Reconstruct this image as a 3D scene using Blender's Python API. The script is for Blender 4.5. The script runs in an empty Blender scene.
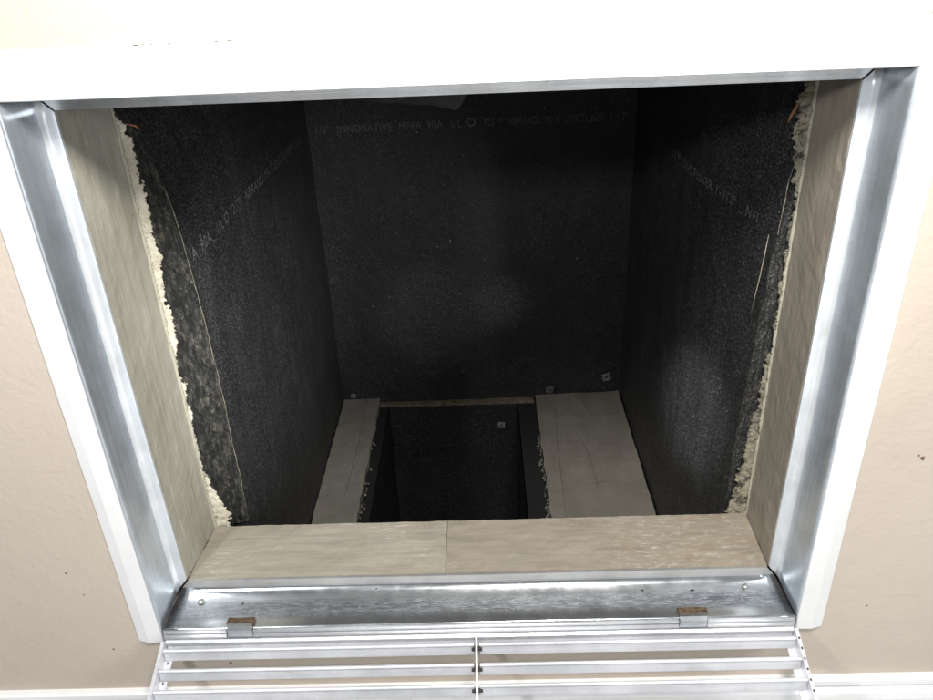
import bpy, bmesh, math, random
from mathutils import Vector, Matrix, noise as mn
import numpy as np
random.seed(7)
S = bpy.context.scene
COL = S.collection

# ---------------------------------------------------------------- camera
cam_d = bpy.data.cameras.new('camera'); cam = bpy.data.objects.new('camera', cam_d); COL.objects.link(cam)
S.camera = cam
CAM = Vector((0.01989, -0.62448, 0.61203))
yaw, pit, rol = -0.0292059, -0.4983019, -0.0447129
f_ = Vector((math.sin(yaw)*math.cos(pit), math.cos(yaw)*math.cos(pit), math.sin(pit)))
r_ = f_.cross(Vector((0, 0, 1))).normalized(); u_ = r_.cross(f_)
c_, s_ = math.cos(rol), math.sin(rol)
r2 = r_*c_ + u_*s_; u2 = u_*c_ - r_*s_
M3 = Matrix((r2, u2, -f_)).transposed()
cam.matrix_world = Matrix.Translation(CAM) @ M3.to_4x4()
cam_d.sensor_width = 36; cam_d.lens = 791.13/933*36
cam_d.clip_start = 0.01; cam_d.clip_end = 100

# ---------------------------------------------------------------- world, lamps, exposure
W = bpy.data.worlds.new('World'); S.world = W; W.use_nodes = True
W.node_tree.nodes['Background'].inputs[0].default_value = (0.86, 0.93, 1.0, 1)
W.node_tree.nodes['Background'].inputs[1].default_value = 0.12
S.view_settings.view_transform = 'Standard'; S.view_settings.look = 'None'
S.view_settings.gamma = 1; S.view_settings.exposure = 0.0; S.view_settings.use_curve_mapping = False

def area(name, loc, target, sx, sy, power, color):
    d = bpy.data.lights.new(name, 'AREA'); d.shape = 'RECTANGLE'; d.size = sx; d.size_y = sy
    d.energy = power; d.color = color
    o = bpy.data.objects.new(name, d); COL.objects.link(o); o.location = loc
    o.rotation_euler = (Vector(target)-Vector(loc)).to_track_quat('-Z', 'Y').to_euler()
    return o
area('ceiling_lamp', (0.14, -0.46, 0.95), (0.08, 0.0, 0.25), 0.20, 0.16, 14.0, (1.0, 0.975, 0.93))
area('window_light', (1.5, -1.7, 0.70), (-0.1, 0.5, 0.1), 0.5, 0.9, 19, (0.95, 0.98, 1.0))
area('second_lamp', (-0.62, -0.80, 0.80), (0.2, 0.2, 0.05), 0.06, 0.06, 5.8, (0.95, 0.98, 1.0))
def sheen_spot(loc, to, deg, e, r=0.02):  # added spots, no real lamps here; they brighten sheen patches on the liner
    d = bpy.data.lights.new('sheen_spot', 'SPOT'); d.energy = e; d.spot_size = math.radians(deg); d.spot_blend = 1.0; d.shadow_soft_size = r; d.color = (0.96, 0.98, 1.0)
    o = bpy.data.objects.new('sheen_spot', d); COL.objects.link(o); o.location = loc
    o.rotation_euler = (Vector(to)-o.location).to_track_quat('-Z', 'Y').to_euler()
sheen_spot((0.02, -0.60, 0.56), (-0.095, 0.765, -0.06), 10, 17)
sheen_spot((0.05, -0.60, 0.56), (0.050, 0.765, -0.045), 5, 20)
sheen_spot((0.62, -0.95, 0.52), (-0.21, 0.765, 0.04), 21, 34, 0.04)
sheen_spot((-0.40, -0.66, 0.62), (0.290, 0.26, 0.030), 9.5, 110, 0.012)
sheen_spot((0.38, -0.62, 0.60), (-0.278, 0.30, 0.14), 24, 72, 0.04)
area('front_fill', (0.1, -2.7, 0.10), (0.0, 0.0, 0.30), 2.6, 0.7, 4.0, (0.97, 0.99, 1.0))  # added light panel low in front, for the top lip to reflect

# ---------------------------------------------------------------- material helpers
def newmat(name):
    m = bpy.data.materials.new(name); m.use_nodes = True
    nt = m.node_tree; b = nt.nodes['Principled BSDF']
    return m, nt, b
def N(nt, t, **kw):
    n = nt.nodes.new(t)
    for k, v in kw.items():
        if k in n.inputs: n.inputs[k].default_value = v
        else: setattr(n, k, v)
    return n
def coords(nt, scale=(1, 1, 1), rot=(0, 0, 0)):
    g = N(nt, 'ShaderNodeNewGeometry'); mp = N(nt, 'ShaderNodeMapping')
    mp.inputs['Scale'].default_value = scale; mp.inputs['Rotation'].default_value = rot
    nt.links.new(g.outputs['Position'], mp.inputs['Vector']); return mp.outputs[0]
def ocoords(nt, scale=(1, 1, 1)):
    g = N(nt, 'ShaderNodeTexCoord'); mp = N(nt, 'ShaderNodeMapping')
    mp.inputs['Scale'].default_value = scale
    nt.links.new(g.outputs['Object'], mp.inputs['Vector']); return mp.outputs[0]
def noise(nt, vec, scale, detail=4, rough=0.55, dist=0.0):
    n = N(nt, 'ShaderNodeTexNoise'); n.inputs['Scale'].default_value = scale
    n.inputs['Detail'].default_value = detail; n.inputs['Roughness'].default_value = rough
    n.inputs['Distortion'].default_value = dist
    nt.links.new(vec, n.inputs['Vector']); return n.outputs['Fac']
def ramp(nt, fac, stops):
    r = N(nt, 'ShaderNodeValToRGB'); e = r.color_ramp.elements
    while len(e) < len(stops): e.new(0.5)
    for i, (p, c) in enumerate(stops):
        e[i].position = p; e[i].color = (*c, 1) if len(c) == 3 else c
    nt.links.new(fac, r.inputs[0]); return r.outputs[0]
def g3(v): return (v, v, v)
def mix(nt, fac, a, b, mode='MIX'):
    m = N(nt, 'ShaderNodeMix', data_type='RGBA', blend_type=mode)
    for s, v in ((m.inputs[0], fac), (m.inputs[6], a), (m.inputs[7], b)):
        if hasattr(v, 'links') or hasattr(v, 'is_linked'): nt.links.new(v, s)
        elif isinstance(v, (int, float)): s.default_value = v
        else: s.default_value = (*v, 1)
    return m.outputs[2]
def math_(nt, op, a, b=0.0, c=0.0):
    m = N(nt, 'ShaderNodeMath', operation=op)
    for s, v in zip(m.inputs, (a, b, c)):
        if hasattr(v, 'is_linked'): nt.links.new(v, s)
        else: s.default_value = v
    return m.outputs[0]
def bump(nt, b, h, strength, dist=0.001):
    n = N(nt, 'ShaderNodeBump'); n.inputs['Strength'].default_value = strength; n.inputs['Distance'].default_value = dist
    nt.links.new(h, n.inputs['Height']); nt.links.new(n.outputs[0], b.inputs['Normal'])
def spots(nt, pts, axes=(0, 2)):
    """mask of small irregular stains at world points (a, b, radius)"""
    g = N(nt, 'ShaderNodeNewGeometry'); sp = N(nt, 'ShaderNodeSeparateXYZ'); nt.links.new(g.outputs['Position'], sp.inputs[0])
    wob = noise(nt, g.outputs['Position'], 420, 3)
    acc = None
    for a, b_, r in pts:
        dx = math_(nt, 'SUBTRACT', sp.outputs[axes[0]], a); dz = math_(nt, 'SUBTRACT', sp.outputs[axes[1]], b_)
        d = math_(nt, 'SQRT', math_(nt, 'ADD', math_(nt, 'MULTIPLY', dx, dx), math_(nt, 'MULTIPLY', dz, dz)))
        k = math_(nt, 'ADD', math_(nt, 'MULTIPLY', wob, r*1.6), -0.8*r)
        v = math_(nt, 'LESS_THAN', math_(nt, 'ADD', d, k), r)
        acc = v if acc is None else math_(nt, 'MAXIMUM', acc, v)
    return acc

# ---------------------------------------------------------------- materials
def m_wall():
    m, nt, b = newmat('beige_wall_paint')
    p = coords(nt)
    base = ramp(nt, noise(nt, p, 3.5, 5), [(0.3, (0.490, 0.418, 0.345)), (0.7, (0.540, 0.467, 0.392))])
    mk = spots(nt, [(0.4135, 0.165, .0022), (0.409, 0.168, .0012), (-.268, -.085, .0016), (-.41, .05, .0012), (-.4, .02, .001),
                    (.44, .21, .0012), (-.345, -.105, .0015), (-.39, -.06, .0012), (.47, .02, .0013), (-.47, .18, .0012), (.40, -.02, .001)])
    c = mix(nt, mk, base, (0.16, 0.09, 0.05))
    sm = ramp(nt, noise(nt, coords(nt, (3, 3, 22)), 5, 4), [(0.66, g3(0)), (0.8, g3(0.35))])
    c = mix(nt, sm, c, (0.42, 0.35, 0.28))
    nt.links.new(c, b.inputs['Base Color']); b.inputs['Roughness'].default_value = 0.55
    h = math_(nt, 'ADD', noise(nt, p, 160, 3), math_(nt, 'MULTIPLY', noise(nt, p, 38, 3), 1.6))
    bump(nt, b, h, 0.55, 0.0009); return m
def m_white(name='white_paint', col=(0.78, 0.775, 0.77), rough=0.38):
    m, nt, b = newmat(name); p = coords(nt)
    base = ramp(nt, noise(nt, p, 14, 6, 0.65), [(0.3, tuple(v*0.93 for v in col)), (0.6, col)])
    d = ramp(nt, noise(nt, p, 260, 2), [(0.74, g3(0)), (0.79, g3(0.6))])
    c = mix(nt, d, base, (0.45, 0.40, 0.34))
    nt.links.new(c, b.inputs['Base Color']); b.inputs['Roughness'].default_value = rough
    bump(nt, b, noise(nt, p, 90, 4), 0.25, 0.0004); return m
def m_metal(name, stretch, base=0.72, rough=0.27, smear=0.0, tint=(0.97, 1.0, 1.03), metallic=1.0):
    m, nt, b = newmat(name); p = coords(nt)
    cl = ramp(nt, noise(nt, p, 16, 6, 0.65), [(0.3, tuple(base*0.80*t for t in tint)), (0.62, tuple(base*1.08*t for t in tint))])
    br = noise(nt, coords(nt, stretch), 1.0, 5, 0.7)
    c = mix(nt, 0.35, cl, ramp(nt, br, [(0.3, g3(0.45)), (0.7, g3(0.95))]), 'MULTIPLY')
    rg = math_(nt, 'ADD', math_(nt, 'MULTIPLY', noise(nt, p, 45, 5, 0.7), 0.22), rough-0.10)
    if smear:
        g = N(nt, 'ShaderNodeNewGeometry'); sp = N(nt, 'ShaderNodeSeparateXYZ'); nt.links.new(g.outputs['Position'], sp.inputs[0])
        # worn, scuffed band along the channel floor (y about -0.028 .. -0.008)
        dy = math_(nt, 'ABSOLUTE', math_(nt, 'ADD', sp.outputs[1], 0.0225))
        yb = N(nt, 'ShaderNodeMapRange'); nt.links.new(dy, yb.inputs[0])
        yb.inputs[1].default_value = 0.005; yb.inputs[2].default_value = 0.011; yb.inputs[3].default_value = 1; yb.inputs[4].default_value = 0
        fl = noise(nt, coords(nt, (70, 520, 520)), 1.0, 6, 0.85, 0.1)
        lg = noise(nt, coords(nt, (5, 20, 20)), 1.0, 3)
        dm = math_(nt, 'MULTIPLY', yb.outputs[0], ramp(nt, lg, [(0.30, g3(0.35)), (0.62, g3(1))]))
        dk = mix(nt, ramp(nt, fl, [(0.46, g3(0)), (0.58, g3(1))]), (0.06, 0.065, 0.08), (0.36, 0.39, 0.44))
        c = mix(nt, math_(nt, 'MULTIPLY', dm, smear), c, dk)
        rg = math_(nt, 'ADD', rg, math_(nt, 'MULTIPLY', dm, 0.18))
        bits = ramp(nt, noise(nt, p, 330, 2), [(0.70, g3(0)), (0.73, g3(1))])
        c = mix(nt, math_(nt, 'MULTIPLY', bits, 0.7), c, (0.8, 0.82, 0.85))
    nt.links.new(c, b.inputs['Base Color']); nt.links.new(rg, b.inputs['Roughness'])
    b.inputs['Metallic'].default_value = metallic
    bump(nt, b, br, 0.05 if smear else 0.18, 0.0004); return m
def m_wood(name, c1, c2, scuff, stretch, amount=0.55):
    m, nt, b = newmat(name)
    st = noise(nt, coords(nt, stretch), 1.0, 6, 0.68, 0.5)
    big = noise(nt, coords(nt), 9, 4)
    base = mix(nt, ramp(nt, big, [(0.35, g3(0)), (0.65, g3(1))]), c1, c2)
    base = mix(nt, 0.6, base, ramp(nt, st, [(0.34, g3(0.66)), (0.60, g3(1.02))]), 'MULTIPLY')
    fine = noise(nt, coords(nt, tuple(s*2.4 for s in stretch)), 1.0, 5, 0.75, 1.2)
    sc = math_(nt, 'MULTIPLY', ramp(nt, fine, [(0.56, g3(0)), (0.66, g3(1))]), ramp(nt, big, [(0.45, g3(0.0)), (0.62, g3(1))]))
    base = mix(nt, math_(nt, 'MULTIPLY', sc, amount), base, scuff)
    nicks = ramp(nt, noise(nt, coords(nt, (1, 1, 1)), 150, 3), [(0.73, g3(0)), (0.76, g3(0.8))])
    base = mix(nt, nicks, base, (0.10, 0.08, 0.06))
    nt.links.new(base, b.inputs['Base Color']); b.inputs['Roughness'].default_value = 0.5
    bump(nt, b, math_(nt, 'ADD', st, math_(nt, 'MULTIPLY', fine, 0.7)), 0.6, 0.0008); return m
def m_liner(name='black_duct_liner', k=1.0, vein=1.0):
    m, nt, b = newmat(name); p = coords(nt)
    grain = noise(nt, p, 430, 3, 0.85)
    streak = noise(nt, coords(nt, (60, 60, 4)), 1.0, 4, 0.6)
    blot = noise(nt, p, 11, 5, 0.6)
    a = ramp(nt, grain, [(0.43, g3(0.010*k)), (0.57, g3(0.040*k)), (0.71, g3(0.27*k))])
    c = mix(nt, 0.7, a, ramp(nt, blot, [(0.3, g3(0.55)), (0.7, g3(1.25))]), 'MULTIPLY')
    c = mix(nt, 0.5*vein, c, ramp(nt, streak, [(0.35, g3(0.5)), (0.6, g3(1.1))]), 'MULTIPLY')
    fl = ramp(nt, noise(nt, p, 210, 1), [(0.80, g3(0)), (0.82, g3(0.8))])
    c = mix(nt, fl, c, (0.35, 0.35, 0.33))
    nt.links.new(c, b.inputs['Base Color'])
    b.inputs['Roughness'].default_value = 0.50; b.inputs['Specular IOR Level'].default_value = 0.55
    bump(nt, b, math_(nt, 'ADD', grain, math_(nt, 'MULTIPLY', noise(nt, p, 60, 4), 1.5)), 0.85, 0.0016); return m
def m_fluff():
    m, nt, b = newmat('torn_dark_fibre'); p = coords(nt)
    n1 = noise(nt, coords(nt, (1, 1, 0.35)), 190, 8, 0.8, 0.2)
    c = ramp(nt, n1, [(0.40, (0.004, 0.004, 0.004)), (0.50, (0.018, 0.018, 0.016)), (0.60, (0.085, 0.080, 0.064)), (0.74, (0.24, 0.22, 0.17))])
    nt.links.new(c, b.inputs['Base Color']); b.inputs['Roughness'].default_value = 0.9
    bump(nt, b, n1, 1.0, 0.004); return m
def m_crust(name, c1, c2, dark=0.55):
    m, nt, b = newmat(name); p = coords(nt)
    n1 = noise(nt, p, 95, 6, 0.7, 0.5); n2 = noise(nt, p, 28, 5, 0.65)
    c = mix(nt, ramp(nt, n2, [(0.38, g3(0)), (0.62, g3(1))]), c1, c2)
    c = mix(nt, ramp(nt, n1, [(dark, g3(0)), (dark+0.10, g3(0.9))]), c, (0.035, 0.032, 0.027))
    nt.links.new(c, b.inputs['Base Color']); b.inputs['Roughness'].default_value = 0.85
    bump(nt, b, math_(nt, 'ADD', n1, n2), 1.0, 0.0025); return m
def m_board(name, c1, c2):
    m, nt, b = newmat(name)
    st = noise(nt, coords(nt, (26, 7, 26)), 1.0, 6, 0.65, 0.8); n2 = noise(nt, coords(nt), 60, 5, 0.7)
    c = mix(nt, ramp(nt, st, [(0.35, g3(0)), (0.65, g3(1))]), c1, c2)
    dk = ramp(nt, n2, [(0.66, g3(0)), (0.74, g3(0.6))])
    c = mix(nt, dk, c, (0.06, 0.055, 0.05))
    nt.links.new(c, b.inputs['Base Color']); b.inputs['Roughness'].default_value = 0.8
    bump(nt, b, math_(nt, 'ADD', st, n2), 0.6, 0.0015); return m
def m_plain(name, col, rough=0.6, metal=0.0, var=0.25, sc=60):
    m, nt, b = newmat(name); p = coords(nt)
    c = ramp(nt, noise(nt, p, sc, 5, 0.7), [(0.3, tuple(v*(1-var) for v in col)), (0.7, tuple(min(1, v*(1+var)) for v in col))])
    nt.links.new(c, b.inputs['Base Color']); b.inputs['Roughness'].default_value = rough; b.inputs['Metallic'].default_value = metal
    bump(nt, b, noise(nt, p, sc*3, 4), 0.4, 0.0006); return m

def m_ink(name, v):
    m, nt, b = newmat(name)
    c = ramp(nt, noise(nt, coords(nt), 300, 4, 0.8), [(0.38, g3(0.03)), (0.50, g3(v))])
    nt.links.new(c, b.inputs['Base Color']); b.inputs['Roughness'].default_value = 0.7; return m
WALL = m_wall(); WHITE = m_white(); TRIM = m_white('white_trim_paint', (0.80, 0.80, 0.80), 0.3)
MET_V = m_metal('brushed_aluminium_vertical', (260, 260, 5), 0.80, 0.36, tint=(0.90, 0.98, 1.06), metallic=0.80)
MET_T = m_metal('bright_aluminium_lip', (5, 220, 220), 0.95, 0.20, tint=(1, 1, 1))
MET_LH = m_metal('satin_aluminium_lip_horizontal', (5, 220, 220), 0.80, 0.36, tint=(1.0, 0.985, 0.96), metallic=0.75)
MET_L = m_metal('satin_aluminium_lip', (200, 200, 5), 0.88, 0.42, tint=(0.96, 1.0, 1.03), metallic=0.45)
MET_H = m_metal('brushed_aluminium_horizontal', (5, 260, 260), 0.82, 0.33)
MET_S = m_metal('scuffed_aluminium', (5, 260, 260), 0.66, 0.19, metallic=0.9, smear=0.85)
MET_G = m_metal('grille_aluminium', (5, 300, 300), 0.84, 0.40, tint=(0.98, 0.99, 1.03), metallic=0.5)
W_L = m_wood('olive_painted_wood', (0.33, 0.31, 0.25), (0.39, 0.37, 0.305), (0.62, 0.60, 0.52), (150, 150, 6), 0.9)
W_R = m_wood('brown_painted_wood', (0.29, 0.25, 0.20), (0.335, 0.295, 0.24), (0.42, 0.38, 0.31), (190, 190, 7), 0.25)
W_S1 = m_wood('pale_sill_paint', (0.315, 0.28, 0.225), (0.36, 0.325, 0.265), (0.60, 0.57, 0.50), (9, 130, 130), 0.7)
W_S2 = m_wood('tan_sill_paint', (0.315, 0.278, 0.222), (0.295, 0.252, 0.195), (0.55, 0.51, 0.45), (13, 100, 100), 1.0)
def tint_end(m):   # reddish worn patch and pale scuffs near the right end of the sill
    nt = m.node_tree; b = nt.nodes['Principled BSDF']; src = b.inputs['Base Color'].links[0].from_socket
    g = N(nt, 'ShaderNodeNewGeometry'); sp = N(nt, 'ShaderNodeSeparateXYZ'); nt.links.new(g.outputs['Position'], sp.inputs[0])
    mr = N(nt, 'ShaderNodeMapRange'); nt.links.new(sp.outputs[0], mr.inputs[0]); mr.inputs[1].default_value = 0.10; mr.inputs[2].default_value = 0.22
    n1 = ramp(nt, noise(nt, coords(nt, (14, 40, 40)), 1.0, 4), [(0.42, g3(0)), (0.62, g3(0.40))])
    c = mix(nt, math_(nt, 'MULTIPLY', mr.outputs[0], n1), src, (0.25, 0.185, 0.12))
    n2 = ramp(nt, noise(nt, coords(nt, (60, 190, 190)), 1.0, 7, 0.85, 0.2), [(0.52, g3(0)), (0.64, g3(0.55))])
    m2 = N(nt, 'ShaderNodeMapRange'); nt.links.new(sp.outputs[0], m2.inputs[0]); m2.inputs[1].default_value = 0.10; m2.inputs[2].default_value = 0.19
    c = mix(nt, math_(nt, 'MULTIPLY', m2.outputs[0], n2), c, (0.58, 0.54, 0.49))
    nt.links.new(c, b.inputs['Base Color'])
tint_end(W_S2)
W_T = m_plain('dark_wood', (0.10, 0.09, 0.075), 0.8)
LINER = m_liner(k=1.0); LINER_B = m_liner('shaded_duct_liner', 0.55, 0.5)  # one liner: lighter copy holds the side sheen, darker copy the shade behind
FLUFF = m_fluff()
CR_L = m_crust('cream_crumbling_filler', (0.62, 0.58, 0.48), (0.46, 0.42, 0.32), 0.60)
CR_R = m_crust('grey_crumbling_filler', (0.34, 0.30, 0.22), (0.20, 0.18, 0.135), 0.50)
CAULK = m_plain('olive_caulk', (0.36, 0.34, 0.265), 0.6, 0, 0.2, 80)
BOARD = m_board('grey_dusty_board', (0.175, 0.165, 0.140), (0.215, 0.20, 0.175))
BOARD2 = m_board('grey_dusty_board_warm', (0.165, 0.148, 0.122), (0.205, 0.186, 0.158))
EDGE = m_crust('torn_paper_edge', (0.30, 0.28, 0.24), (0.12, 0.11, 0.09), 0.50)
LEDGE = m_crust('dusty_wood_edge', (0.17, 0.145, 0.105), (0.10, 0.075, 0.05), 0.52)
FLAP = m_plain('dusty_grey_liner', (0.022, 0.022, 0.021), 0.8, 0, 0.4, 45)
INK = m_ink('grey_ink', 0.17)
INK2 = m_ink('faint_grey_ink', 0.13)
RUST = m_plain('rusty_brown', (0.085, 0.055, 0.032), 0.85, 0, 0.8, 200)
ZINC = m_plain('zinc_plate', (0.50, 0.50, 0.49), 0.45, 0.9, 0.3)
DIRT = m_plain('dark_dirt', (0.05, 0.04, 0.03), 0.9)
SEAM = m_plain('dark_seam', (0.035, 0.03, 0.025), 0.9)
ORANGE = m_plain('orange_scrap', (0.28, 0.13, 0.07), 0.7)
FLOOR = m_plain('grey_floor', (0.50, 0.50, 0.51), 0.5, 0, 0.12, 6)
CREASE = m_plain('dark_crease', (0.09, 0.08, 0.066), 0.9)
THREAD = m_plain('pale_thread', (0.22, 0.20, 0.15), 0.8, 0, 0.5, 90)

# ---------------------------------------------------------------- object helpers
def link(name, me, mat, parent=None, smooth=False):
    o = bpy.data.objects.new(name, me); COL.objects.link(o)
    if mat is not None:
        for k in (mat if isinstance(mat, (list, tuple)) else [mat]): me.materials.append(k)
    if parent: o.parent = parent
    if smooth:
        for p in me.polygons: p.use_smooth = True
    return o
def obj(name, bm, mat, parent=None, smooth=False):
    bmesh.ops.recalc_face_normals(bm, faces=bm.faces)
    me = bpy.data.meshes.new(name); bm.to_mesh(me); bm.free()
    return link(name, me, mat, parent, smooth)
def tag(o, label=None, cat=None, group=None, kind=None):
    if label: o['label'] = label
    if cat: o['category'] = cat
    if group: o['group'] = group
    if kind: o['kind'] = kind
    return o
def thing(name, label, cat, loc=(0, 0, 0), group=None):
    o = bpy.data.objects.new(name, None); COL.objects.link(o); o.location = loc; o.empty_display_size = 0.05
    return tag(o, label, cat, group)
def box(x0, x1, y0, y1, z0, z1, bevel=0.0, bm=None):
    bm = bm or bmesh.new()
    m = Matrix.Translation(((x0+x1)/2, (y0+y1)/2, (z0+z1)/2)) @ Matrix.Diagonal((x1-x0, y1-y0, z1-z0, 1))
    r = bmesh.ops.create_cube(bm, size=1, matrix=m)
    if bevel:
        es = list({e for v in r['verts'] for e in v.link_edges})
        bmesh.ops.bevel(bm, geom=es, offset=bevel, segments=2, affect='EDGES')
    return bm
def sub(bm, n=1):
    bmesh.ops.subdivide_edges(bm, edges=bm.edges[:], cuts=n, use_grid_fill=True)
def shift(bm, loc):
    for v in bm.verts: v.co -= Vector(loc)
    return bm
def fbm(p, s, oct=4):
    return mn.fractal(Vector(p)*s, 0.6, 2.0, oct)
def grid(nu, nv, fn, closed_v=False):
    bm = bmesh.new()
    V = [[bm.verts.new(fn(i/(nu-1), j/(nv-1) if not closed_v else j/nv)) for j in range(nv)] for i in range(nu)]
    for i in range(nu-1):
        for j in range(nv if closed_v else nv-1):
            k = (j+1) % nv
            bm.faces.new((V[i][j], V[i+1][j], V[i+1][k], V[i][k]))
    if closed_v:
        for i in (0, nu-1):
            try: bm.faces.new(V[i])
            except ValueError: pass
    return bm
def interp(z, tab):
    zs = [t[0] for t in tab]; vs = [t[1] for t in tab]
    return float(np.interp(z, zs, vs))

# ================================================================ SETTING
HW, HT = 0.310, 0.4946           # clear opening: half width, height (bottom at z = 0)
YW = -0.036                      # wall face
FZ = -0.215                      # floor
def wall_bm():
    bm = bmesh.new()
    xs = [-2.5, -0.333, 0.333, 2.5]; zs = [FZ, -0.034, 0.521, 2.3]
    for y0, y1 in ((YW, 0.080),):
        for i in range(3):
            for j in range(3):
                if i == 1 and j == 1: continue
                box(xs[i], xs[i+1], y0, y1, zs[j], zs[j+1], bm=bm)
    bmesh.ops.remove_doubles(bm, verts=bm.verts, dist=1e-5)
    # drop faces shared by two boxes
    seen = {}
    for f in bm.faces: seen.setdefault(tuple(round(c, 4) for c in f.calc_center_median()), []).append(f)
    bmesh.ops.delete(bm, geom=[f for v in seen.values() if len(v) > 1 for f in v], context='FACES')
    return bm
tag(obj('wall', wall_bm(), WALL), 'beige painted wall around the open vent', kind='structure')
fl = box(-2.5, 2.5, -3.0, YW, FZ-0.05, FZ); tag(obj('floor', fl, FLOOR), 'grey floor below the wall', kind='structure')
# baseboard: moulded profile swept along x
prof = [(YW, -0.1215), (YW-0.006, -0.1215), (YW-0.0085, -0.1235), (YW-0.0090, -0.1290), (YW-0.0070, -0.1320), (YW-0.0075, -0.1345),
        (YW-0.0115, -0.1390), (YW-0.0130, -0.1480), (YW-0.0120, -0.1530), (YW-0.0135, -0.1550), (YW-0.0160, -0.1570), (YW-0.0165, -0.1620),
        (YW-0.0150, -0.1650), (YW-0.0150, FZ), (YW, FZ)]
bm = bmesh.new(); rows = []
for x in (-2.5, 2.5): rows.append([bm.verts.new((x, y, z)) for y, z in prof])
for k in range(len(prof)): 
    k2 = (k+1) % len(prof); bm.faces.new((rows[0][k], rows[0][k2], rows[1][k2], rows[1][k]))
bm.faces.new(rows[0]); bm.faces.new(rows[1][::-1])
tag(obj('baseboard', bm, TRIM), 'white moulded baseboard along the foot of the beige wall', kind='structure')

# ================================================================ VENT FRAME (thing)
frame = thing('vent_frame', 'white and bare aluminium vent frame set in the beige wall around the black duct opening', 'vent frame', (0, YW, 0))
# profile points: (u_side, u_bottom, u_top, y, is_metal_after)
PR = [(0.0000, 0.0000, 0.0000, 0.0030), (0.0000, 0.0000, 0.0000, 0.0000), (0.0072, 0.0085, 0.0075, -0.0003), (0.0093, 0.0113, 0.0095, -0.0020),
      (0.0110, 0.0140, 0.0110, -0.0058), (0.0122, 0.0172, 0.0118, -0.0140), (0.0145, 0.0218, 0.0130, -0.0260), (0.0163, 0.0250, 0.0138, -0.0360),
      (0.0170, 0.0256, 0.0142, -0.0400), (0.0178, 0.0262, 0.0150, -0.0418), (0.0190, 0.0275, 0.0160, -0.0420), (0.0200, 0.0287, 0.0168, -0.0405),
      (0.0215, 0.0298, 0.0180, -0.0400), (0.0370, 0.0400, 0.0370, -0.0400), (0.0480, 0.0470, 0.0480, -0.0375), (0.0490, 0.0480, 0.0490, -0.0362)]
def fpt(k, cx, cz, side, g):
    us, ub, ut, y = PR[k]
    x = cx*(HW+us); z = -ub if cz < 0 else HT+ut
    # mitre gap: pull away from the corner along the member
    if k >= 11 and cz < 0:
        if side in 'LR': return Vector((x, y, -0.0465-0.0006*(k % 2)))
        if side == 'B': return Vector((cx*(HW+PR[11][0]-0.0006), y, z))
    if side in 'LR': z += g if cz < 0 else -g
    else: x -= cx*g
    return Vector((x, y, z))
def frame_member(side, label, metal, paint, gap0, gap1):
    ends = {'L': ((-1, -1), (-1, 1)), 'R': ((1, -1), (1, 1)), 'B': ((-1, -1), (1, -1)), 'T': ((-1, 1), (1, 1))}[side]
    n = len(PR); m = 40
    bm = bmesh.new(); R = []
    for i in range(m+1):
        t = i/m; row = []
        for k in range(n):
            ga = gap0 * (2.2 if k <= 4 else 1.0); gb = gap1 * (2.2 if k <= 4 else 1.0)
            p = fpt(k, *ends[0], side, ga).lerp(fpt(k, *ends[1], side, gb), t)
            w = 0.00025*math.sin(t*9+k*0.3) + 0.0002*fbm((t*7, 0.3, ord(side)), 1.5)
            p.y += w if k < 13 else 0
            row.append(bm.verts.new(p))
        R.append(row)
    for i in range(m):
        for k in range(n-1):
            f = bm.faces.new((R[i][k], R[i+1][k], R[i+1][k+1], R[i][k+1]))
            f.material_index = (2 if k < (4 if side in 'LRT' else 2) else 0) if (k < (11 if side != 'T' else 8)) else 1
            f.smooth = k in (2, 3, 4, 5, 6, 7, 8, 9, 10, 11)
    # orient toward the room / the opening
    me = bpy.data.meshes.new('frame_member'); 
    c = Vector((0, -0.5, HT/2))
    bm.normal_update()
    f0 = R[m//2][13].link_faces[0]
    bm.faces.ensure_lookup_table()
    flip = [f for f in bm.faces if f.normal.y > 0]
    s = sum(1 if (f.normal.dot(Vector((0, -1, 0)) + (c-f.calc_center_median()).normalized()*0.6) > 0) else -1 for f in bm.faces)
    if s < 0: bmesh.ops.reverse_faces(bm, faces=bm.faces)
    bm.to_mesh(me); bm.free()
    o = link('frame_member', me, [metal, paint, MET_L if side in 'LR' else (MET_T if side == 'T' else MET_LH)], frame)
    sd = o.modifiers.new('thickness', 'SOLIDIFY'); sd.thickness = 0.0012; sd.offset = -1
    o['label'] = label; o.location = -Vector((0, YW, 0))
    return o
frame_member('L', 'left side member with blue-grey channel and white outer flange', MET_V, WHITE, 0.0009, 0.0006)
frame_member('R', 'right side member with blue-grey channel and white outer flange', MET_V, WHITE, 0.0006, 0.0006)
frame_member('T', 'top member, bright white', WHITE, WHITE, 0.0004, 0.0004)
frame_member('B', 'bottom member with scuffed bare metal channel', MET_S, MET_H, 0.0006, 0.0008)
def at_frame(o): o.location = o.location - Vector((0, YW, 0)); return o
def chan_z(y):   # height of bottom channel floor at depth y
    return -float(np.interp(-y, [-r[3] for r in PR[2:9]], [r[1] for r in PR[2:9]]))
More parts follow.
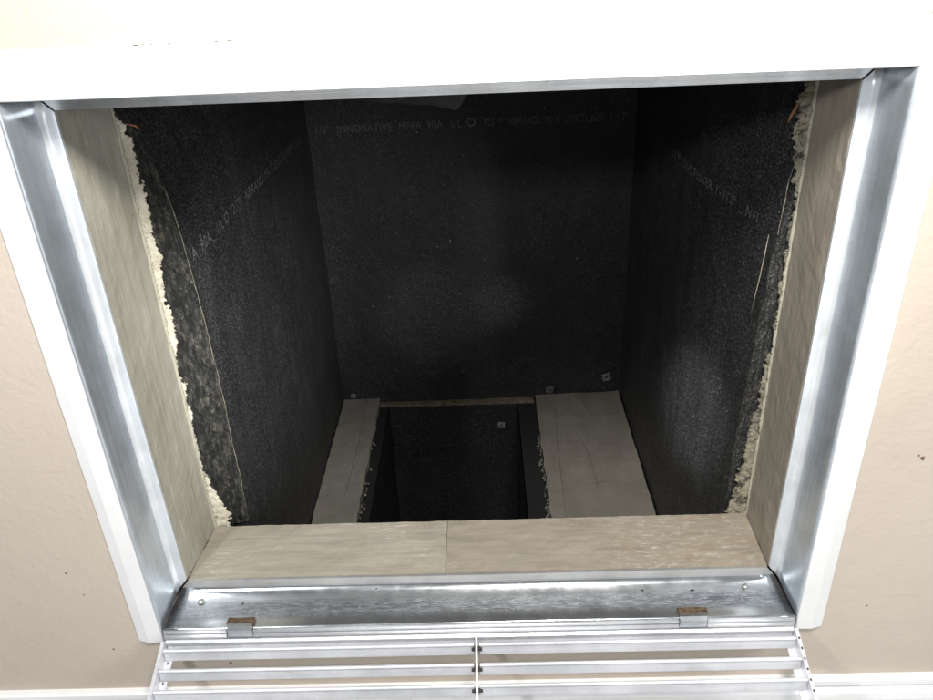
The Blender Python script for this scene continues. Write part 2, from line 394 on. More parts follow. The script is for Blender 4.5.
def screw(x, y):
    z = chan_z(y); bm = bmesh.new()
    m = Matrix.Translation((x, y, z+0.0008)) @ Matrix.Rotation(-0.33, 4, 'X')
    bmesh.ops.create_cone(bm, cap_ends=True, segments=18, radius1=0.0042, radius2=0.0034, depth=0.0016, matrix=m)
    bmesh.ops.create_uvsphere(bm, u_segments=14, v_segments=7, radius=0.0028, matrix=m @ Matrix.Translation((0, 0, 0.0008)) @ Matrix.Diagonal((1, 1, 0.5, 1)))
    at_frame(obj('screw', bm, ZINC, frame, True))
    bm = box(-0.0022, 0.0022, -0.0004, 0.0004, -0.0002, 0.0002); 
    for v in bm.verts: v.co = m @ Matrix.Rotation(0.6, 4, 'Z') @ (v.co + Vector((0, 0, 0.00225)))
    at_frame(obj('screw_slot', bm, DIRT, frame))
screw(-0.293, -0.0135); screw(0.2835, -0.0105)
for x, y, r in ((-0.248, -0.016, 0.0016), (0.176, -0.0115, 0.0015), (0.228, -0.0125, 0.0022), (-0.106, -0.004, 0.0011)):
    bm = bmesh.new(); bmesh.ops.create_cone(bm, cap_ends=True, segments=12, radius1=r, radius2=r*0.8, depth=0.0004, matrix=Matrix.Translation((x, y, chan_z(y)+0.0003)) @ Matrix.Rotation(-0.33, 4, 'X'))
    at_frame(obj('screw_hole', bm, SEAM, frame))
# hinge clips over the bottom front lip, with a rust-brown pad behind each
for x0, x1, lb in ((-0.2585, -0.2325, 'hinge clip near the left corner'), (0.209, 0.2365, 'hinge clip near the right corner')):
    pr = [(-0.0365, -0.0215), (-0.0430, -0.0222), (-0.0452, -0.0262), (-0.0455, -0.0370), (-0.0447, -0.0372), (-0.0440, -0.0268), (-0.0425, -0.0232), (-0.0365, -0.0226)]
    bm = bmesh.new(); a = [bm.verts.new((x0, y, z)) for y, z in pr]; b = [bm.verts.new((x1, y, z)) for y, z in pr]
    for k in range(len(pr)): bm.faces.new((a[k], a[(k+1) % 8], b[(k+1) % 8], b[k]))
    bm.faces.new(a); bm.faces.new(b[::-1])
    h = at_frame(obj('hinge_clip', bm, MET_H, frame)); h['label'] = lb
    bm = box(x0-0.001, x1+0.0015, -0.0395, -0.0320, -0.0250, -0.0205, 0.0006); sub(bm, 2)
    for v in bm.verts: v.co += Vector((0, fbm(v.co, 300), fbm(v.co+Vector((3, 0, 0)), 300)))*0.0008
    p = obj('rusty_pad', bm, RUST, h)
    for xx in (x0-0.004, x1+0.004):
        bm = bmesh.new(); bmesh.ops.create_uvsphere(bm, u_segments=10, v_segments=6, radius=0.0024, matrix=Matrix.Translation((xx, -0.0440, -0.0375)))
        obj('rivet', bm, ZINC, h, True)
# bright hinge bar along the bottom lip (two ridges)
for y, z, r in ((-0.0435, -0.0285, 0.0021), (-0.0445, -0.0335, 0.0024)):
    for x0, x1 in ((-0.3255, -0.260), (-0.2315, 0.208), (0.2375, 0.3245)):
        bm = bmesh.new(); bmesh.ops.create_cone(bm, cap_ends=True, segments=14, radius1=r, radius2=r, depth=x1-x0, matrix=Matrix.Translation(((x0+x1)/2, y, z)) @ Matrix.Rotation(math.pi/2, 4, 'Y'))
        at_frame(obj('hinge_bar', bm, MET_G, frame, True))
# flecks of dirt along the caulked top edge
bm = bmesh.new()
for k in range(26):
    if k < 18: x = random.choice((random.uniform(-0.13, 0.06), random.uniform(0.13, 0.36), random.uniform(-0.24, -0.1))); z = HT+0.049+random.uniform(-0.0004, 0.0004); y = -0.0367
    else: x = random.uniform(-0.30, 0.30); z = HT+0.0145+random.uniform(0, 0.001); y = -0.0412
    w = random.uniform(0.0006, 0.004) if k < 18 else random.uniform(0.001, 0.002)
    bmesh.ops.create_icosphere(bm, subdivisions=1, radius=1, matrix=Matrix.Translation((x, y, z)) @ Matrix.Diagonal((w, 0.0003, random.uniform(0.0002, 0.0004), 1)))
tag(at_frame(obj('dirt_flecks', bm, DIRT, frame)), kind='stuff')

# ================================================================ LOUVRED GRILLE (thing) swung down onto the floor
TH = math.radians(21.0)
HIN = Vector((0, -0.047, -0.0365))
grille = thing('louvred_grille', 'white aluminium louvred grille door hinged open below the duct opening, sloping down to the floor', 'grille', HIN)
grille.rotation_euler = (TH, 0, 0)
# local frame: x, -y = along the door (s), z = up from the door plane
GL = 0.492
def gbox(x0, x1, s0, s1, n0, n1, bevel=0.0): return box(x0, x1, -s1, -s0, n0, n1, bevel)
def rail_side(sx):
    pr = [(0.329, 0.0), (0.3255, 0.0), (0.3250, -0.0125), (0.3175, -0.0125), (0.3175, -0.0137), (0.3290, -0.0137)]
    bm = bmesh.new(); a = [bm.verts.new((sx*x, -0.001, z)) for x, z in pr]; b = [bm.verts.new((sx*x, -GL, z)) for x, z in pr]
    for k in range(6): bm.faces.new((a[k], a[(k+1) % 6], b[(k+1) % 6], b[k]))
    bm.faces.new(a); bm.faces.new(b[::-1])
    o = obj('side_rail', bm, MET_G, grille); o['label'] = 'left side rail' if sx < 0 else 'right side rail with small dark punch marks'
    for k in range(22 if sx > 0 else 6):
        s = 0.006+k*0.0205*(1 if sx < 0 else 0.5)
        if sx < 0: bm = gbox(-0.3225, -0.3210, s+0.012, s+0.0145, -0.0126, -0.0122)
        else: bm = gbox(0.3265, 0.3281, s+0.004, s+0.0062, -0.0002, 0.0003)
        obj('punch_mark', bm, SEAM, o)
rail_side(-1); rail_side(1)
for s0, s1, lb in ((0.000, 0.0032, 'top rail at the hinge'), (GL-0.003, GL, 'far rail resting on the floor')):
    pr = [(s0, 0.0005), (s1, 0.0), (s1, -0.0085), (s1+0.004 if s0 == 0 else s0-0.006, -0.0125), (s1+0.004 if s0 == 0 else s0-0.006, -0.0137), (s0, -0.0137)]
    bm = bmesh.new(); a = [bm.verts.new((-0.3245, -s, z)) for s, z in pr]; b = [bm.verts.new((0.3245, -s, z)) for s, z in pr]
    for k in range(6): bm.faces.new((a[k], a[(k+1) % 6], b[(k+1) % 6], b[k]))
    bm.faces.new(a); bm.faces.new(b[::-1])
    obj('end_rail', bm, MET_G, grille)['label'] = lb
obj('centre_bar', gbox(-0.0010, 0.0010, 0.0034, GL-0.0032, -0.0125, 0.0016), MET_G, grille)
# slat profile in (s, n)
def slat_profile():
    P = []
    for a in range(-40, 221, 26): P.append((0.0012+0.0015*math.cos(math.radians(90-a+90)) , -0.0016+0.0015*math.sin(math.radians(90-a+90))))
    return P
def slat_mesh(x0, x1):
    A = Vector((0.0014, -0.0018)); B = Vector((0.0074, -0.0112)); d = (B-A).normalized(); nn = Vector((d.y, -d.x))  # nn: underside
    if nn.y > 0: nn = -nn
    up = -nn; r = 0.0021; t = 0.0005; P = []
    for k in range(9):
        an = math.pi*(k/8); v = up*math.cos(an) - d*math.sin(an); P.append(A + v*r)
    P += [A + d*0.0016 + nn*t, B - d*0.0012 + nn*t]
    for k in range(7):
        an = math.pi*(k/6); v = nn*math.cos(an) + d*math.sin(an); P.append(B + v*0.0009)
    P += [B - d*0.0014 + up*t, A + d*0.0018 + up*t]
    bm = bmesh.new(); segs = 12; R = []
    for i in range(segs+1):
        x = x0+(x1-x0)*i/segs; R.append([bm.verts.new((x, -p[0], p[1]+0.0002*math.sin(x*17))) for p in P])
    for i in range(segs):
        for k in range(len(P)): bm.faces.new((R[i][k], R[i][(k+1) % len(P)], R[i+1][(k+1) % len(P)], R[i+1][k]))
    bm.faces.new(R[0]); bm.faces.new(R[-1][::-1])
    bmesh.ops.recalc_face_normals(bm, faces=bm.faces)
    me = bpy.data.meshes.new('slat'); bm.to_mesh(me); bm.free(); me.materials.append(MET_G)
    for p in me.polygons: p.use_smooth = True
    me.set_sharp_from_angle(angle=math.radians(40))
    return me
SM = [slat_mesh(-0.3243, -0.0030), slat_mesh(0.0034, 0.3243)]
for k in range(23):
    for me in SM:
        o = bpy.data.objects.new('slat', me); COL.objects.link(o); o.parent = grille
        o.location = (0, -(0.0090+k*0.0205), random.uniform(-0.0003, 0.0003)); o.rotation_euler = (random.uniform(-0.02, 0.02), 0, random.uniform(-0.0006, 0.0006))
# small dark joints where the slats meet the centre bar
for k in range(23):
    obj('slat_joint', gbox(-0.0052, 0.0056, 0.0115+k*0.0205, 0.0150+k*0.0205, -0.0075, -0.0040), SEAM, grille)

# ================================================================ WOODEN LINING of the opening (thing)
lining = thing('wooden_lining', 'painted wooden lining boards round the inside of the wall opening, sill scuffed', 'lining', (0, 0.04, 0))
LO = Vector((0, 0.04, 0))
JD = 0.0855
XL, XR = -0.3035, 0.3115     # back-edge positions of the two side boards
def slab(corners, thick, mat, name, label, n=(2, 40)):
    """board from 4 face corners a,b (front edge), d,c (back edge) with outward thickness vector"""
    a, b, c, d = [Vector(v) for v in corners]; T = Vector(thick)
    def fn(i, j):
        return None
    bm = bmesh.new()
    nu, nv = n
    def ring(off, wob):
        return [[bm.verts.new(a.lerp(d, i/nu).lerp(b.lerp(c, i/nu), j/nv) + off - T.normalized()*wob*0.0007*fbm(a.lerp(d, i/nu).lerp(b.lerp(c, i/nu), j/nv), 40, 3)) for j in range(nv+1)] for i in range(nu+1)]
    F = ring(Vector(), 1); B = ring(T, 0)
    for i in range(nu):
        for j in range(nv):
            bm.faces.new((F[i][j], F[i+1][j], F[i+1][j+1], F[i][j+1])); bm.faces.new((B[i][j], B[i][j+1], B[i+1][j+1], B[i+1][j]))
    for i in range(nu):
        bm.faces.new((F[i][0], B[i][0], B[i+1][0], F[i+1][0])); bm.faces.new((F[i][nv], F[i+1][nv], B[i+1][nv], B[i][nv]))
    for j in range(nv):
        bm.faces.new((F[0][j], F[0][j+1], B[0][j+1], B[0][j])); bm.faces.new((F[nu][j], B[nu][j], B[nu][j+1], F[nu][j+1]))
    o = obj(name, bm, mat, lining, False); o['label'] = label; o.location = -LO
    return o
y0 = 0.0035
slab(((-0.3100, y0, -0.0005), (-0.3100, y0, HT), (XL, JD, HT), (XL, JD, -0.0005)), (-0.019, 0, 0), W_L, 'side_board', 'left side board, olive grey with pale scuffs', (10, 60))
slab(((0.3100, y0, -0.0005), (0.3100, y0, HT), (XR, JD, HT), (XR, JD, -0.0005)), (0.019, 0, 0), W_R, 'side_board', 'right side board, plain brown', (10, 60))
slab(((-0.3092, y0, 0.0), (-0.0319, y0, -0.0003), (-0.0319, JD+0.001, 0.0), (XL+0.0008, JD+0.001, 0.0004)), (0, 0, -0.020), W_S1, 'sill_board', 'left sill board, pale olive beige', (10, 50))
slab(((-0.0314, y0, -0.0003), (0.3092, y0, 0.0), (XR-0.0008, JD+0.001, 0.0006), (-0.0314, JD+0.001, 0.0)), (0, 0, -0.020), W_S2, 'sill_board', 'right sill board, tan with white scuffs', (10, 50))
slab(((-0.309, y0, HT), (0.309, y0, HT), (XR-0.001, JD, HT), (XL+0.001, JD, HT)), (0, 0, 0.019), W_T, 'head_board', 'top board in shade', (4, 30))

# caulk line and crumbling filler where lining meets the black duct
def bead(name, side, wtab, y0b, mat, seed, hgt, label, cat, rough=1.0, par=None, cell=0.0008):
    """filler smeared over the joint: a fine relief whose ragged border and holes come from noise in the surface itself"""
    xb = (XL if side < 0 else XR) + side*0.0025
    wm = max(w for _, w in wtab)*1.7 + 0.002
    nu = int((HT+0.008)/cell); nv = int(wm/cell)
    bm = bmesh.new(); V = []; K = []
    for i in range(nu+1):
        z = HT+0.004-cell*i; w = interp(z, wtab); rv = []; rk = []
        for j in range(nv+1):
            d = cell*j
            n = fbm((d, seed, z*0.8), 60, 3)*0.0042*rough + fbm((d, seed+3, z), 260, 4)*0.0020*rough
            k = w + n - d
            h = hgt*max(0.0, min(1.0, k/0.004))**0.5
            yy = y0b - h + 0.0008*fbm((d, seed+4, z), 170, 5)*rough + 0.0006*fbm((d, seed+2, z), 40, 3) + 0.35*d
            rv.append((xb-side*d, yy, z)); rk.append(k)
        V.append(rv); K.append(rk)
    vm = {}
    def vv(i, j):
        if (i, j) not in vm: vm[(i, j)] = bm.verts.new(V[i][j])
        return vm[(i, j)]
    for i in range(nu):
        for j in range(nv):
            if K[i][j] + K[i+1][j+1] > 0 or j < 2: bm.faces.new((vv(i, j), vv(i+1, j), vv(i+1, j+1), vv(i, j+1)))
    o = obj(name, bm, mat, par, True)
    sd = o.modifiers.new('thickness', 'SOLIDIFY'); sd.thickness = 0.0012; sd.offset = -1 if side > 0 else 1
    if label: tag(o, label, cat)
    return o
WL = [(0.0, 0.017), (0.03, 0.018), (0.055, 0.006), (0.12, 0.0045), (0.2, 0.0062), (0.28, 0.0088), (0.36, 0.0115), (0.42, 0.013), (0.455, 0.009), (0.475, 0.006), (0.5, 0.008)]
WR = [(0.0, 0.023), (0.04, 0.017), (0.1, 0.012), (0.18, 0.009), (0.215, 0.0035), (0.3, 0.0035), (0.38, 0.005), (0.41, 0.012), (0.46, 0.016), (0.5, 0.009)]
b1 = bead('crumbling_filler', -1, WL, JD+0.001, CR_L, 1.0, 0.0012, 'ragged cream white filler along the left edge of the black duct', 'filler')
b2 = bead('crumbling_filler', 1, WR, JD+0.001, CR_R, 5.0, 0.0015, 'crumbly grey brown filler along the right edge of the black duct', 'filler')
c1 = bead('caulk_line', -1, [(0, 0.0045), (0.5, 0.0045)], JD-0.001, CAULK, 9.0, 0.0022, None, None, 0.25, par=b1)
c2 = bead('caulk_line', 1, [(0, 0.0038), (0.5, 0.0038)], JD-0.001, CAULK, 12.0, 0.0018, None, None, 0.25, par=b2)

# ================================================================ BLACK DUCT (liner boards, each a thing)
YB = 0.765; ZT = 0.56; ZB = -0.262
LF = [(-0.03, -0.274), (0.10, -0.2725), (0.22, -0.273), (0.30, -0.2755), (0.385, -0.282), (0.43, -0.292), (0.472, -0.305), (0.56, -0.312)]
RF = [(-0.03, 0.290), (0.10, 0.292), (0.233, 0.2965), (0.30, 0.2995), (0.388, 0.305), (0.476, 0.3186), (0.56, 0.324)]
def board_x(side, y, z):
    if side < 0: xf = interp(z, LF); xi = -0.2795; yf, yd = 0.113, 0.24
    else: xf = interp(z, RF); xi = 0.2895; yf, yd = 0.097, 0.26
    t = min(1, max(0, (y-yf)/yd)); t = t*t*(3-2*t)
    return xf*(1-t) + xi*t + 0.0016*fbm((side, y, z), 7, 4) + 0.0005*fbm((side, y, z), 45, 3)
def front_y(side, z): return (0.113 if side < 0 else 0.097) + 0.0016*fbm((side*3, 0, z), 25, 5)
def side_board(side, label):
    z0, z1 = ZB-0.03, ZT
    def fn(i, j):
        z = z1+(z0-z1)*i; yf = front_y(side, z)
        if j < 0.12:      # raw front edge (thickness), then the visible face
            t = j/0.12; y = yf + 0.002*fbm((t, 0, z), 60, 4); return (board_x(side, yf, z)+side*0.024*(1-t), y+0.001*math.sin(t*3), z)
        t = (j-0.12)/0.88; y = yf + (YB+0.024-yf)*t
        return (board_x(side, y, z), y, z)
    bm = grid(150, 110, fn)
    o = obj('duct_liner_board', bm, LINER, None, True); o.data.set_sharp_from_angle(angle=math.radians(50))
    return tag(o, label, 'liner board')
bl = side_board(-1, 'left black duct liner board, speckled, with faint printing running down it')
br = side_board(1, 'right black duct liner board, printed line sloping across it below the torn corner')
def fnb(i, j):
    x = -0.281+(0.291+0.281)*j; z = ZT+(ZB-ZT)*i
    return (x, YB+0.0018*fbm((x, 0, z), 6, 4)+0.0005*fbm((x, 2, z), 40, 3), z)
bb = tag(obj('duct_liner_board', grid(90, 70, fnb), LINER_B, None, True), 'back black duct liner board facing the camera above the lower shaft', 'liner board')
# backing shells outside the liner so the duct is closed and solid
bm = box(-0.345, -0.3235, 0.0875, 0.82, -0.32, 0.60); box(0.3355, 0.356, 0.0875, 0.82, -0.32, 0.60, bm=bm)
box(-0.3235, 0.3355, 0.790, 0.82, -0.32, 0.60, bm=bm); box(-0.3235, 0.3355, 0.0875, 0.790, 0.565, 0.60, bm=bm)
box(-0.3235, 0.3355, 0.0875, 0.098, 0.515, 0.565, bm=bm); box(-0.3235, 0.3355, 0.0875, 0.100, -0.32, -0.022, bm=bm)
tag(obj('duct_casing', bm, SEAM), kind='structure')
tag(obj('duct_liner_board', box(-0.323, 0.335, 0.100, 0.788, ZT-0.004, ZT+0.004), LINER), 'black duct liner board forming the ceiling of the duct', 'liner board')

# torn fibre strips between filler and liner board
def fluff(side, label):
    xb = XL if side < 0 else XR
    def fn(i, j):
        z = HT+0.035 - (HT+0.05)*i
        xe = board_x(side, front_y(side, z), z); yf = front_y(side, z)
        xs = xb + side*0.004; ys = JD+0.004
        t = j
        x = xs+(xe-side*0.001-xs)*t; y = ys+(yf-ys)*t + 0.006*math.sin(math.pi*t)
        n = fbm((x*1.6, side*2.0, z*0.7), 55, 6)
        return (x + 0.0015*fbm((x, 7, z), 90, 4)*(0 if t > 0.9 else 1), y + 0.0048*n*math.sin(math.pi*min(1, t*1.02)), z)
    return tag(obj('torn_insulation', grid(420, 26, fn), FLUFF, None, True), label, 'insulation')
fluff(-1, 'torn dark fibrous insulation edge on the left beside the cream filler')
fluff(1, 'torn dark fibrous insulation edge on the right beside the grey filler')
# pale thread line on the front edges of the side boards
def edge_thread(side, par, za, zb, r):
    def fn(i, j):
        z = za+(zb-za)*i; x = board_x(side, front_y(side, z), z) - side*0.0004; y = front_y(side, z)-0.0006; rr = r*(0.55+0.9*abs(fbm((0, side, z), 40, 4)))
        a = 2*math.pi*j; return (x+rr*math.cos(a), y+rr*math.sin(a), z)
    obj('edge_thread', grid(160, 6, fn, True), THREAD, par, True)
edge_thread(-1, bl, 0.40, 0.0, 0.0004); edge_thread(1, br, 0.41, 0.335, 0.0007)
# loose strand standing off the right board
def tube(pts, r, n=6):
    pts = [Vector(p) for p in pts]; bm = bmesh.new(); R = []
    for i, p in enumerate(pts):
        t = (pts[min(i+1, len(pts)-1)]-pts[max(i-1, 0)]).normalized(); a = t.orthogonal().normalized(); b = t.cross(a)
        rr = r[i] if isinstance(r, (list, tuple)) else r
        R.append([bm.verts.new(p+(a*math.cos(2*math.pi*k/n)+b*math.sin(2*math.pi*k/n))*rr) for k in range(n)])
    for i in range(len(R)-1):
        for k in range(n): bm.faces.new((R[i][k], R[i][(k+1) % n], R[i+1][(k+1) % n], R[i+1][k]))
    bm.faces.new(R[0]); bm.faces.new(R[-1][::-1]); return bm
obj('loose_strand', tube([(0.2935, 0.097, 0.335), (0.2920, 0.0955, 0.315), (0.2905, 0.096, 0.29), (0.2890, 0.097, 0.27), (0.2885, 0.099, 0.25)], [0.0003, 0.0006, 0.0005, 0.0004, 0.0002]), THREAD, br, True)

# printed lines on the liner (flat print)
def text(par, s, size, mat, M, sx=1.0, bold=0.0, conf=None):
    cu = bpy.data.curves.new('printed_text', 'FONT'); cu.body = s; cu.size = size; cu.space_character = 1.12; cu.offset = bold
    t = bpy.data.objects.new('printed_text', cu); COL.objects.link(t)
    bpy.context.view_layer.update()
    me = bpy.data.meshes.new_from_object(t.evaluated_get(bpy.context.evaluated_depsgraph_get())); me.name = 'printed_text'
    bpy.data.objects.remove(t); bpy.data.curves.remove(cu)
    me.transform(M @ Matrix.Diagonal((sx, 1, 1, 1)))
    me.materials.clear()
    if conf:
        bm = bmesh.new(); bm.from_mesh(me)
        bmesh.ops.subdivide_edges(bm, edges=[e for e in bm.edges if e.calc_length() > 0.006], cuts=1)
        for v in bm.verts: conf(v.co)
        bm.to_mesh(me); bm.free()
    o = link('printed_text', me, mat, par); o['kind'] = 'stuff'; return o
def conf_back(c): c.y = YB+0.0018*fbm((c.x, 0, c.z), 6, 4)+0.0005*fbm((c.x, 2, c.z), 40, 3) - 0.0007
def conf_l(c): c.x = board_x(-1, c.y, c.z) + 0.0007
def conf_r(c): c.x = board_x(1, c.y, c.z) - 0.0007
def basis(o, ex, ey):
    ex = Vector(ex).normalized(); ey = Vector(ey); ey = (ey-ex*ey.dot(ex)).normalized(); ez = ex.cross(ey)
    m = Matrix((ex, ey, ez)).transposed().to_4x4(); m.translation = Vector(o); return m
text(bb, '1/2"  JNNOVATIVE  MFPA_90A_ UL', 0.0185, INK2, basis((-0.268, YB-0.0042, 0.2940), (1, 0, 0.008), (0, 0, 1)), 0.82, conf=conf_back)
text(bb, 'O', 0.021, INK, basis((-0.004, YB-0.0042, 0.2965), (1, 0, 0), (0, 0, 1)), 1.0, 0.0002, conf=conf_back)
text(bb, '723 \u2122  NBRANDLYN  R  DUCTLINER  1-1/2"', 0.0185, INK2, basis((0.026, YB-0.0042, 0.2960), (1, 0, 0.006), (0, 0, 1)), 0.62, conf=conf_back)
text(bl, 'A_90A_ UL O 723\u2122  NBRANDLYN R DUCTLINER 1-1/2"', 0.0185, INK2, basis((-0.2735, 0.125, 0.3170), (0, 1, -0.035), (0, 0, 1)), 1.14, conf=conf_l)
text(br, '1-1/2"  FSK _ 90A  UL 723\u2122  DUCTLINER 1-1/2" _ NFI', 0.0165, INK, basis((0.2838, 0.745, 0.2920), (0.016, -1, 0.060), (0, 0, 1)), 1.40, conf=conf_r)

# small washers / pins holding the liner
def washer(cx, cz, y, s, rot, label, mat=ZINC):
    bm = box(-s/2, s/2, -0.0005, 0.0005, -s/2, s/2, 0.0003); sub(bm, 2)
    for v in bm.verts: v.co.y += 0.10*(abs(v.co.x)+abs(v.co.z))*0.5
    o = obj('pin_washer', bm, mat); o.location = (cx, y, cz); o.rotation_euler = (0, rot, 0)
    tag(o, label, 'washer')
    bm = bmesh.new(); bmesh.ops.create_cone(bm, cap_ends=True, segments=10, radius1=s*0.17, radius2=s*0.12, depth=0.003, matrix=Matrix.Rotation(math.pi/2, 4, 'X'))
    obj('pin', bm, SEAM, o)
WSH = m_plain('dull_washer', (0.20, 0.20, 0.195), 0.6, 0.3, 0.5, 120)
washer(0.2605, -0.214, YB-0.005, 0.017, -0.25, 'small tilted square washer on the back liner near the right corner', WSH)
washer(0.0455, -0.311, 0.741, 0.015, 0.05, 'small square washer high on the back of the lower shaft', WSH)
washer(-0.258, -0.241, YB-0.006, 0.010, 0.4, 'tiny pale clip behind the far end of the narrow left ledge board', WSH)
washer(0.146, -0.240, YB-0.006, 0.016, 0.1, 'dark crumpled clip lying behind the right ledge board', m_plain('dark_clip', (0.14, 0.14, 0.135), 0.45, 0.5, 0.9, 260))

# torn liner flap hanging from the duct ceiling
def fnf(i, j):
    x = -0.20+(0.008+0.20)*j
    zb = interp(x, [(-0.20, 0.475), (-0.15, 0.436), (-0.08, 0.428), (-0.03, 0.424), (-0.006, 0.418), (0.004, 0.430), (0.008, 0.440)])
    z = 0.556+(zb-0.556)*i
    return (x, 0.318+0.010*math.sin(i*2.5)+0.004*fbm((x, i, 0), 14, 3)-0.012*j*i, z+0.001*fbm((x, 3, 0), 60, 4))
o = obj('liner_flap', grid(14, 50, fnf), FLAP, None, True); sd = o.modifiers.new('thickness', 'SOLIDIFY'); sd.thickness = 0.004
tag(o, 'torn dusty grey flap hanging at the top of the duct opening', 'flap')

# ---------------- ledge boards at the bottom of the duct and the shaft
def ledge(x0, x1, ya, yb, z0, thick, mat, emat, label, ragL, ragR, seed, tilt=0.0):
    nx, ny = 16, 60
    bm = bmesh.new(); T = []; B = []
    for i in range(ny+1):
        y = ya+(yb-ya)*i/ny; row = []; rb = []
        a = x0 + ragL*fbm((0, seed, y), 28, 5); b = x1 + ragR*fbm((5, seed, y), 28, 5)
        for j in range(nx+1):
            x = a+(b-a)*j/nx; z = z0 + tilt*(j/nx-0.5) + 0.0022*fbm((x, y, seed), 9, 3) + 0.0006*fbm((x, y, seed), 50, 3)
            row.append(bm.verts.new((x, y, z))); rb.append(bm.verts.new((x, y, z0-thick)))
        T.append(row); B.append(rb)
    for i in range(ny):
        for j in range(nx):
            bm.faces.new((T[i][j], T[i][j+1], T[i+1][j+1], T[i+1][j])); bm.faces.new((B[i][j], B[i+1][j], B[i+1][j+1], B[i][j+1]))
        for j in (0, nx):
            f = bm.faces.new((T[i][j], T[i+1][j], B[i+1][j], B[i][j])); f.material_index = 1
    for i in (0, ny):
        for j in range(nx): f = bm.faces.new((T[i][j], T[i][j+1], B[i][j+1], B[i][j])); f.material_index = 1
    o = obj('ledge_board', bm, [mat, emat], None, False)
    return tag(o, label, 'board')
LB = ledge(-0.2775, -0.2035, 0.101, YB-0.004, -0.250, 0.014, BOARD, EDGE, 'narrow grey dusty board left of the dark shaft opening', 0.0010, 0.0020, 2.0)
RB = ledge(0.1165, 0.2860, 0.101, YB-0.0045, -0.2500, 0.014, BOARD2, EDGE, 'wide creased grey board right of the dark shaft opening', 0.0026, 0.0008, 8.0, 0.003)
BB = ledge(-0.2030, 0.1130, YB-0.0165, YB-0.0035, -0.2580, 0.006, LEDGE, LEDGE, 'thin dusty strip behind the shaft opening between the two grey boards', 0, 0, 4.0)
def crease(par, pts, z0, r=0.0006):
    P = []
    for a, b in zip(pts[:-1], pts[1:]):
        for k in range(8):
            t = k/8; P.append((a[0]+(b[0]-a[0])*t + 0.0008*fbm((a[0], t, a[1]), 9, 3), a[1]+(b[1]-a[1])*t))
    def top(x, y, seed, x0, x1, tilt): return z0 + tilt*((x-x0)/(x1-x0)-0.5) + 0.0022*fbm((x, y, seed), 9, 3) + 0.0006*fbm((x, y, seed), 50, 3)
    a = (8.0, 0.1165, 0.2860, 0.003) if par is RB else (2.0, -0.2775, -0.2035, 0.0)
    obj('crease', tube([(x, y, top(x, y, *a)+0.0002) for x, y in P], [r*(0.5+0.5*math.sin(math.pi*min(1, max(0.05, k/len(P))))) for k in range(len(P))], 5), CREASE, par, True)
crease(RB, [(0.152, 0.755), (0.150, 0.66), (0.146, 0.58), (0.1435, 0.50), (0.142, 0.42), (0.141, 0.37)], -0.25, 0.00045)
crease(RB, [(0.172, 0.66), (0.190, 0.60), (0.200, 0.54), (0.2025, 0.48), (0.2020, 0.44)], -0.25, 0.00045)
crease(RB, [(0.205, 0.755), (0.215, 0.70), (0.228, 0.665)], -0.25, 0.0006)
crease(RB, [(0.150, 0.47), (0.18, 0.464), (0.22, 0.468), (0.262, 0.458)], -0.25, 0.0003)
crease(LB, [(-0.229, 0.70), (-0.2275, 0.60), (-0.230, 0.50), (-0.232, 0.42)], -0.25, 0.0005)
# shreds of torn paper along the shaft side of the ledge boards
def shreds(par, x, seed, n, mat, side):
    rnd = random.Random(seed); bm = bmesh.new()
    for k in range(n):
        y = rnd.uniform(0.34, 0.62); w = rnd.uniform(0.001, 0.0035); l = rnd.uniform(0.003, 0.012)
        p = Vector((x+side*rnd.uniform(0, 0.006), y, -0.252-rnd.uniform(0, 0.012)))
        vs = [bm.verts.new(p+Vector(v)) for v in ((0, 0, 0), (side*w, l*0.3, -0.002), (side*w*0.6, l, -0.004), (-side*0.0005, l*0.8, 0.0004), )]
        bm.faces.new(vs)
    o = obj('paper_shreds', bm, mat, par); o['kind'] = 'stuff'
    sd = o.modifiers.new('thickness', 'SOLIDIFY'); sd.thickness = 0.0005
PAPER = m_plain('torn_paper', (0.27, 0.25, 0.21), 0.8)
shreds(RB, 0.1165, 3, 60, PAPER, -1); shreds(LB, -0.2035, 4, 26, PAPER, 1)
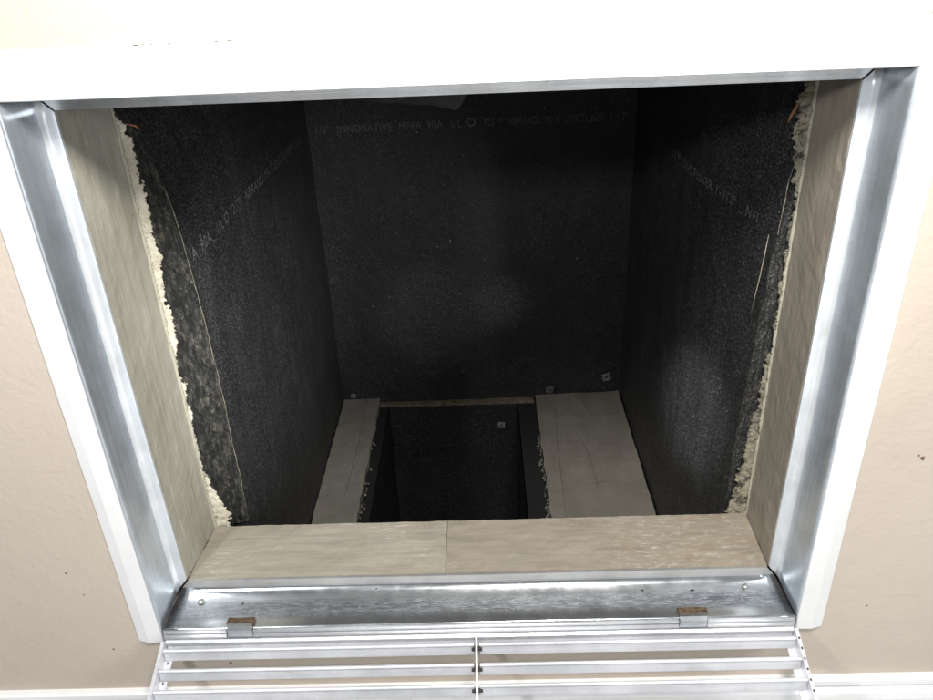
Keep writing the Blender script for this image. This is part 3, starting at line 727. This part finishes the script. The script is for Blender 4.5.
# shaft
def wallgrid(fn, label, n=(40, 30)):
    return tag(obj('shaft_liner_board', grid(n[0], n[1], fn), LINER_B, None, True), label, 'liner board')
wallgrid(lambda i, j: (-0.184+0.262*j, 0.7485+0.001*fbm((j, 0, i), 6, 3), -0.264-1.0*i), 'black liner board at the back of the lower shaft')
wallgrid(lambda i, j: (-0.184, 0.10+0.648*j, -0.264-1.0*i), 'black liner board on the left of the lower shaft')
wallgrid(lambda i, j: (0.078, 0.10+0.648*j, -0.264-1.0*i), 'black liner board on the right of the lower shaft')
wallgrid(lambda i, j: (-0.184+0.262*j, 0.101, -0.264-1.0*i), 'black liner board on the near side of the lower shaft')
bm = box(-0.32, -0.1865, 0.101, 0.788, -0.40, -0.266); box(0.0805, 0.335, 0.101, 0.788, -0.40, -0.266, bm=bm)
box(-0.1865, 0.0805, 0.751, 0.788, -1.3, -0.266, bm=bm); box(-0.1865, 0.0805, 0.10, 0.75, -1.30, -1.265, bm=bm)
tag(obj('shaft_casing', bm, m_plain('black_casing', (0.006, 0.006, 0.006), 0.9)), kind='structure')

# scraps
bm = tube([(0.3085, 0.105, 0.462), (0.3065, 0.110, 0.452), (0.3035, 0.112, 0.443), (0.3015, 0.113, 0.437)], [0.0006, 0.0019, 0.0017, 0.0004], 6)
tag(obj('orange_scrap', bm, ORANGE, None, True), 'tiny orange brown scrap caught at the torn top right corner of the duct', 'scrap')
bm = tube([(-0.3000, 0.098, 0.462), (-0.2950, 0.106, 0.458), (-0.2915, 0.110, 0.453)], [0.0005, 0.0012, 0.0004], 6)
tag(obj('brown_scrap', bm, ORANGE, None, True), 'small brown scrap at the torn top left corner of the duct', 'scrap')
bm = bmesh.new()
for x, z, r in ((-0.0422, 0.0896, 0.0018), (-0.0432, 0.0865, 0.0013), (-0.066, 0.078, 0.0011), (-0.069, 0.078, 0.001), (-0.03, -0.02, 0.0007), (0.02, 0.05, 0.0007), (-0.1, 0.2, 0.0007), (-0.08, 0.12, 0.0008), (-0.125, 0.31, 0.0008), (-0.09, 0.29, 0.0012)):
    bmesh.ops.create_icosphere(bm, subdivisions=1, radius=r, matrix=Matrix.Translation((x, YB-0.003, z)))
o = obj('lint_specks', bm, m_plain('white_lint', (0.42, 0.42, 0.42), 0.9), bb, True); o['kind'] = 'stuff'
